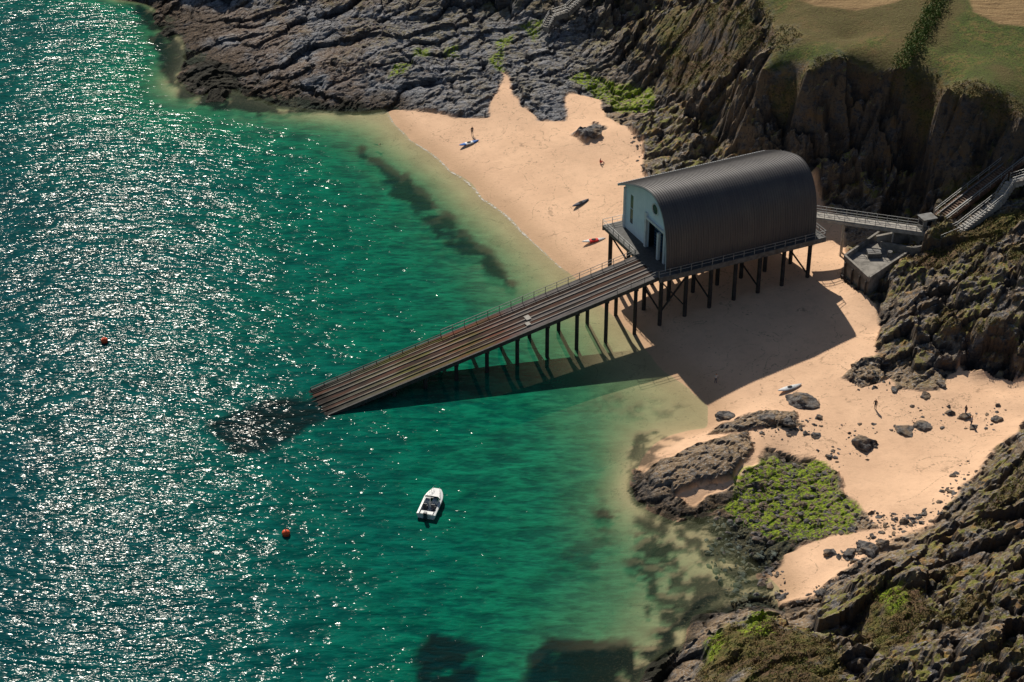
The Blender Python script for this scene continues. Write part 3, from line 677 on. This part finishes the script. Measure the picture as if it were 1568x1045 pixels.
BO=[(1230,616,24,8),(1205,650,13,6),(1322,680,19,10),(1300,850,15,7),(1330,842,18,9),(1270,848,11,6),(1384,660,17,4),(1410,652,14,5),(1455,632,7,4),(1478,640,9,4),(1490,655,7,4),(1525,645,9,5),(1527,622,4,4),
(1418,606,8,4),(1370,597,8,4),(905,206,18,7),(1110,640,13,5),(1180,640,15,6),(1248,668,8,4),(1270,700,7,4),(1440,590,9,5),(1350,835,12,7),(1385,800,7,4),(1160,745,9,5),(1255,640,7,4)]
for i,(u,v,su,sv) in enumerate(BO):
    g=onground(u,v,1.5); m=MB(); s=su/10.2; h=max(.35,sv/9.5)
    m.add(rockv(I3,s,s*.8,h,100+i,.22),I3[1]); o=m.obj("boulder",[M_rock]); o.location=(g.x,g.y,max(g.z,-.2)+h*.05)
m=MB()
def scatter(poly,nn,r0,r1):
    us=[q[0] for q in poly];vs=[q[1] for q in poly]
    k=0
    while k<nn:
        u=random.uniform(min(us),max(us)); v=random.uniform(min(vs),max(vs))
        ins=False
        for i in range(len(poly)):
            a,b=poly[i],poly[(i+1)%len(poly)]
            if (a[1]>v)!=(b[1]>v) and u<(b[0]-a[0])*(v-a[1])/(b[1]-a[1])+a[0]: ins=not ins
        if not ins: continue
        k+=1; g=onground(u,v,1.2); s=r0+(r1-r0)*random.random()**3
        vv=rockv(I1,s,s*random.uniform(.5,.9),s*random.uniform(.35,.7),random.random())
        m.add([(g.x+a,g.y+b,max(g.z,-.3)+c) for a,b,c in vv],I1[1])
scatter([(1250,640),(1350,650),(1340,700),(1290,720),(1240,690)],70,.08,.45)
scatter([(1130,730),(1190,700),(1270,720),(1320,790),(1310,815),(1230,830),(1130,800)],620,.12,.6)
scatter([(1310,780),(1420,790),(1400,815),(1300,870),(1280,850),(1340,815)],260,.1,.6)
scatter([(1290,560),(1360,545),(1380,600),(1310,598)],110,.1,.7)
scatter([(1360,620),(1540,620),(1540,660),(1420,668),(1360,668)],100,.08,.45)
scatter([(1240,905),(1300,870),(1320,880),(1250,930),(1190,935)],90,.15,.7)
scatter([(1100,655),(1240,640),(1260,665),(1150,680)],100,.1,.6)
scatter([(960,190),(990,215),(990,260),(975,250)],40,.1,.6)
scatter([(1480,700),(1500,730),(1420,810),(1400,800)],100,.1,.7)
scatter([(1080,770),(1180,800),(1210,915),(1130,940),(1080,860)],320,.15,.8)
m.obj("beach_stones",[M_rock])

# ------------------------------------------------------------------ vegetation
t=NT("hedge_leaves"); p=t.pos(); cc=t.mix(t.mr(t.noise(p,1.5,4),.35,.65),(.04,.085,.012),(.11,.16,.025)); M_leaf=t.bsdf(cc,.7,0,None,.2)
t=NT("scrub_leaves"); p=t.pos(); cc=t.mix(t.mr(t.noise(p,.8,4),.35,.65),(.09,.11,.02),(.20,.135,.055)); M_scrub=t.bsdf(cc,.8,0,None,.15)
def leaves(m,c,n_,rad,hh,sz_):
    for _ in range(n_):
        a=random.uniform(0,6.28); r=rad*random.random()**.5; z=hh*random.random()*(1-.5*(r/rad)**2)
        q=Vector((c[0]+math.cos(a)*r,c[1]+math.sin(a)*r,c[2]+z))
        d=Vector((random.gauss(0,1),random.gauss(0,1),random.gauss(.2,1))).normalized(); e=d.orthogonal().normalized(); f=d.cross(e); s=sz_*random.uniform(.6,1.3)
        m.add([q-e*s,q+f*s*.5,q+e*s,q-f*s*.5],[(0,1,2,3)])
m=MB()
hp=[P(1450,-30,27.5),P(1432,20,26.6),P(1412,60,25.8),P(1378,108,24.6)]
for a,b in zip(hp[:-1],hp[1:]):
    L=math.dist(a,b); k=int(L/.6)
    for i in range(k):
        f=i/k; x=a[0]+(b[0]-a[0])*f+random.gauss(0,.4); y=a[1]+(b[1]-a[1])*f+random.gauss(0,.4)
        leaves(m,(x,y,ground(x,y)-.1),110,random.uniform(1.0,2.1),random.uniform(1.2,2.6),.17)
m.obj("hedge",[M_leaf])
m=MB()
ys_,xs_=np.where((grass*(1-sand)>.35)&(X>20)&(X<90)&(Y<90)&(Y>-95))
sel=RNG.choice(len(ys_),min(4600,len(ys_)),replace=False)
for i in sel:
    a,b=ys_[i],xs_[i]; s=random.uniform(.25,.75)
    leaves(m,(X[a,b],Y[a,b],Z[a,b]-.1),int(6+s*22),s,s*.7,.13)
m.obj("coastal_scrub",[M_scrub])

# ------------------------------------------------------------------ boats, kayaks, buoys
def hullring(x,wd,zk,zs,n=10):
    r=[]
    for i in range(n+1):
        a=math.pi*i/n; c=math.cos(a); s=math.sin(a)
        r.append((x,math.copysign(abs(c)**.6,c)*wd/2,zs-(zs-zk)*s**.8))
    return r
def motorboat(loc,rz):
    e=empty("motor_boat",loc,rz); m=MB()
    L=5.6; rings=[]
    for i in range(15):
        f=i/14; x=-L/2+L*f; wd=2.6*(1 if f<.55 else (1-((f-.55)/.45)**2.6*.58)); zk=-.35+(.45*max(0,(f-.6)/.4)**2); zs=.62+.28*f**2
        rings.append(hullring(x,wd,zk,zs))
    m.loft(rings,0,caps=True,closed=False)
    m.add(rings[0],[tuple(range(11))],0); m.add(rings[-1],[tuple(range(11))[::-1]],0)
    for s in(-1,1):
        o=[(r[0][0],s*r[0][1],r[0][2]) for r in rings]; ii=[(r[0][0],s*(r[0][1]-.28),r[0][2]+.05) for r in rings]
        m.add(o+ii,[(j,j+1,15+j+1,15+j) for j in range(14)],0)
    m.add([(r[0][0],sg*(r[0][1]-.28),r[0][2]+.05) for r in rings[9:] for sg in(1,-1)],[(2*j,2*j+1,2*j+3,2*j+2) for j in range(5)],0)
    m.add([(r[0][0],sg*(r[0][1]-.30),.12) for r in rings[:10] for sg in(1,-1)],[(2*j,2*j+1,2*j+3,2*j+2) for j in range(9)],1)
    for s in(-1,1):
        o=[(r[0][0],s*(r[0][1]-.28),r[0][2]+.05) for r in rings[:10]]; ii=[(r[0][0],s*(r[0][1]-.30),.12) for r in rings[:10]]
        m.add(o+ii,[(j,j+1,10+j+1,10+j) for j in range(9)],0)
    m.box((-2.6,-.85,.12),(-2.0,.85,.6),0); m.box((-.3,-.95,.12),(.5,-.15,1.05),0); m.box((-.3,.25,.12),(.5,.95,.95),0)
    m.add([(.5,-.95,1.05),(.5,.95,1.05),(.15,.85,1.55),(.15,-.85,1.55)],[(0,1,2,3)],2)
    for s in(-1,1): m.add([(.5,s*.95,1.05),(-.5,s*.95,1.0),(-.35,s*.87,1.4),(.15,s*.85,1.55)],[(0,1,2,3)],2); m.beam((.5,s*.95,1.05),(.15,s*.85,1.57),.05,.05,3)
    m.beam((.15,-.85,1.57),(.15,.85,1.57),.05,.05,3)
    m.box((-1.2,-.8,.12),(-.75,-.3,.75),4); m.box((-1.25,-.8,.75),(-1.15,-.3,1.2),4); m.box((-1.2,.3,.12),(-.75,.8,.75),4); m.box((-1.25,.3,.75),(-1.15,.8,1.2),4)
    m.box((-3.25,-.22,.1),(-2.85,.22,1.15),4); m.box((-3.1,-.1,-.6),(-2.92,.1,.1),4)
    for s in(-1,1):
        m.rail((1.0,s*.85,.85),(2.5,s*.42,.98),.35,.6,3,.03)
    m.obj("hull_and_console",[M_white,simple("boat_floor",(.55,.57,.60),(.42,.44,.48),.6),M_glass,M_rail,simple("dark_upholstery",(.03,.04,.07),(.015,.015,.02),.5)],e,False)
    return e
motorboat(Vector(P(661,775,.1)),math.radians(76))
def kayak(u,v,rz,L,wd,c1,c2):
    g=onground(u,v,1.5); e=empty("kayak",(g.x,g.y,g.z+.02),rz); m=MB(); rings=[]
    for i in range(17):
        f=i/16; x=-L/2+L*f; q=max(.03,math.sin(math.pi*f)**.65); up=.12*abs(2*f-1)**3
        r=[]
        for j in range(12):
            a=2*math.pi*j/12; r.append((x,math.cos(a)*wd/2*q,.2+up+math.sin(a)*.19*q**.6))
        rings.append(r)
    m.loft(rings[:6],0); m.loft(rings[5:12],1); m.loft(rings[11:],0)
    rg=[]
    for i in range(17):
        a=2*math.pi*i/16; rg.append([(math.cos(a)*.4+ox,math.sin(a)*.18*1.0+oy*math.sin(a),z) for ox,oy,z in((0,0,.37),(0,.03,.44),(0,-.04,.44))])
    m.loft(rg,2,caps=False); m.add([(math.cos(2*math.pi*i/16)*.38,math.sin(2*math.pi*i/16)*.17,.405) for i in range(16)],[tuple(range(16))],2)
    m.obj("hull",[simple("kayak_plastic",c1,None,.6,0,1,.0,.2),simple("kayak_deck",c2,None,.6,0,1,.0,.2),M_dark],e,False)
kayak(718,221,.55,4.2,1.05,(.03,.18,.6),(.78,.80,.82))
kayak(889,313,.75,4.0,.95,(.02,.03,.06),(.04,.05,.08))
kayak(909,370,.3,4.2,1.0,(.80,.78,.74),(.75,.02,.015))
kayak(1209,596,.45,4.2,1.0,(.80,.80,.80),(.65,.68,.70))
def buoy(u,v):
    e=empty("mooring_buoy",P(u,v,.1)); m=MB(); vv,ff=I2; m.add([(q.x*.55,q.y*.55,q.z*.5+.15) for q in vv],ff,0)
    m.cyl((0,0,.6),(0,0,.85),.07,1); m.cyl((0,0,.12),(0,0,.16),.57,1,20)
    rg=[[(math.cos(a)*.13+math.cos(a)*.03*math.cos(b),.03*math.sin(b),.95+math.sin(a)*.13+math.sin(a)*.03*math.cos(b)) for b in [i*math.pi/3 for i in range(6)]] for a in [j*math.pi/6 for j in range(13)]]
    m.loft(rg,1,caps=False); m.obj("float",[simple("orange_buoy",(.9,.12,.03),(.8,.09,.02),.5),M_rust],e,True)
buoy(160,523); buoy(438,818)

# ------------------------------------------------------------------ people
def person(u,v,shirt,pants,rz,pose='stand',z=None):
    g=onground(u,v,1.5) if z is None else Vector(P(u,v,z))
    t=NT("clothing_and_skin"); p=t.obj(); sp=t.n('ShaderNodeSeparateXYZ',{0:p}); zz=sp.outputs[2]; ax=t.math('ABSOLUTE',sp.outputs[0])
    hi={'stand':(.05,.92,1.44),'sit':(.05,.26,.78),'swim':(-9,-9,-.02)}[pose]
    skin=(.45,.26,.17)
    c=t.mix(t.math('GREATER_THAN',zz,hi[1]),pants,shirt); c=t.mix(t.math('GREATER_THAN',zz,hi[2]),c,skin)
    c=t.mix(t.math('GREATER_THAN',zz,hi[2]+.22),c,(.05,.03,.02))
    c=t.mix(t.math('MULTIPLY',t.math('GREATER_THAN',ax,.27),t.math('LESS_THAN',zz,hi[1]+.22)),c,skin)
    mt=t.bsdf(c,.8,0,None,.2)
    if pose=='stand':
        J={'pel':(0,0,.95,.15),'sp':(0,.01,1.15,.13),'ch':(0,0,1.36,.15),'nk':(0,0,1.50,.055),'hd':(0,-.02,1.63,.10),'tp':(0,-.01,1.74,.075),'ns':(0,-.125,1.63,.02),
        'ls':(.19,0,1.42,.065),'le':(.27,.03,1.15,.045),'lw':(.31,-.06,.90,.032),'lh':(.315,-.08,.83,.035),'rs':(-.19,0,1.42,.065),'re':(-.28,.02,1.16,.045),'rw':(-.30,-.12,.95,.032),'rh':(-.30,-.16,.89,.035),
        'lp':(.10,0,.88,.10),'lk':(.12,-.06,.50,.065),'la':(.13,.04,.09,.042),'lt':(.14,-.12,.04,.035),'rp':(-.10,0,.88,.10),'rk':(-.11,.02,.50,.065),'ra':(-.12,.12,.10,.042),'rt':(-.13,-.04,.04,.035)}
    elif pose=='sit':
        J={'pel':(0,0,.15,.15),'sp':(0,.03,.38,.13),'ch':(0,-.02,.62,.15),'nk':(0,-.04,.80,.055),'hd':(0,-.07,.93,.10),'tp':(0,-.06,1.04,.075),'ns':(0,-.175,.93,.02),
        'ls':(.19,0,.68,.065),'le':(.26,-.15,.50,.045),'lw':(.18,-.35,.42,.032),'lh':(.14,-.41,.42,.035),'rs':(-.19,0,.68,.065),'re':(-.26,-.12,.48,.045),'rw':(-.2,-.34,.42,.032),'rh':(-.16,-.4,.42,.035),
        'lp':(.10,-.04,.14,.10),'lk':(.13,-.42,.45,.065),'la':(.13,-.68,.09,.042),'lt':(.14,-.82,.04,.035),'rp':(-.10,-.04,.14,.10),'rk':(-.13,-.42,.43,.065),'ra':(-.13,-.7,.09,.042),'rt':(-.14,-.84,.04,.035)}
    else:
        J={'pel':(0,.7,-.25,.15),'sp':(0,.45,-.15,.13),'ch':(0,.2,-.05,.15),'nk':(0,.03,.08,.055),'hd':(0,-.06,.18,.10),'tp':(0,-.02,.28,.075),'ns':(0,-.17,.17,.02),
        'ls':(.2,.15,.0,.065),'le':(.42,-.1,-.02,.045),'lw':(.35,-.38,0,.032),'lh':(.33,-.46,0,.035),'rs':(-.2,.15,0,.065),'re':(-.42,-.08,-.02,.045),'rw':(-.36,-.36,0,.032),'rh':(-.34,-.44,0,.035),
        'lp':(.1,.75,-.27,.1),'lk':(.16,1.15,-.35,.065),'la':(.14,1.5,-.3,.042),'lt':(.14,1.65,-.3,.035),'rp':(-.1,.75,-.27,.1),'rk':(-.16,1.15,-.35,.065),'ra':(-.14,1.5,-.3,.042),'rt':(-.14,1.65,-.3,.035)}
    E=[('pel','sp'),('sp','ch'),('ch','nk'),('nk','hd'),('hd','tp'),('hd','ns'),('ch','ls'),('ls','le'),('le','lw'),('lw','lh'),('ch','rs'),('rs','re'),('re','rw'),('rw','rh'),
       ('pel','lp'),('lp','lk'),('lk','la'),('la','lt'),('pel','rp'),('rp','rk'),('rk','ra'),('ra','rt')]
    for s in('l','r'):
        h=J[s+'h']; wv=J[s+'w']; d=(Vector(h[:3])-Vector(wv[:3])).normalized(); sd_=d.cross(Vector((1,0,0))).normalized()
        for i,(o,l) in enumerate(((-.028,.065),(-.01,.08),(.01,.075),(.028,.06))):
            q=Vector(h[:3])+sd_*o+d*l; J[s+'f%d'%i]=(q.x,q.y,q.z,.009); E.append((s+'h',s+'f%d'%i))
        q=Vector(wv[:3])+d*.05-sd_*.06; J[s+'th']=(q.x,q.y,q.z,.01); E.append((s+'w',s+'th'))
    ks=list(J); me=bpy.data.meshes.new("body"); me.from_pydata([J[k][:3] for k in ks],[(ks.index(a),ks.index(b)) for a,b in E],[])
    o=bpy.data.objects.new("person",me); scene.collection.objects.link(o); me.materials.append(mt)
    md=o.modifiers.new("skin",'SKIN'); md.use_smooth_shade=True
    for i,k in enumerate(ks):
        sv=me.skin_vertices[0].data[i]; sv.radius=(J[k][3],J[k][3]); sv.use_root=(k=='pel')
    s2=o.modifiers.new("sub",'SUBSURF'); s2.levels=1; s2.render_levels=1
    o.location=g; o.rotation_euler=(0,0,rz); return o
person(723,207,(.03,.03,.05),(.02,.02,.04),.5)
person(919,251,(.5,.1,.08),(.05,.06,.12),2.0,'sit')
person(1340,627,(.02,.02,.03),(.03,.03,.05),-.6)
person(1487,652,(.35,.36,.4),(.03,.04,.08),1.2)
person(1478,636,(.05,.05,.06),(.05,.08,.2),-1.2)
person(1096,587,(.5,.5,.5),(.04,.05,.1),.3)
person(582,222,(.02,.02,.03),(.02,.02,.03),.9,'swim',-.05)
print("terrain verts",X.size,"sea verts",XW.size)
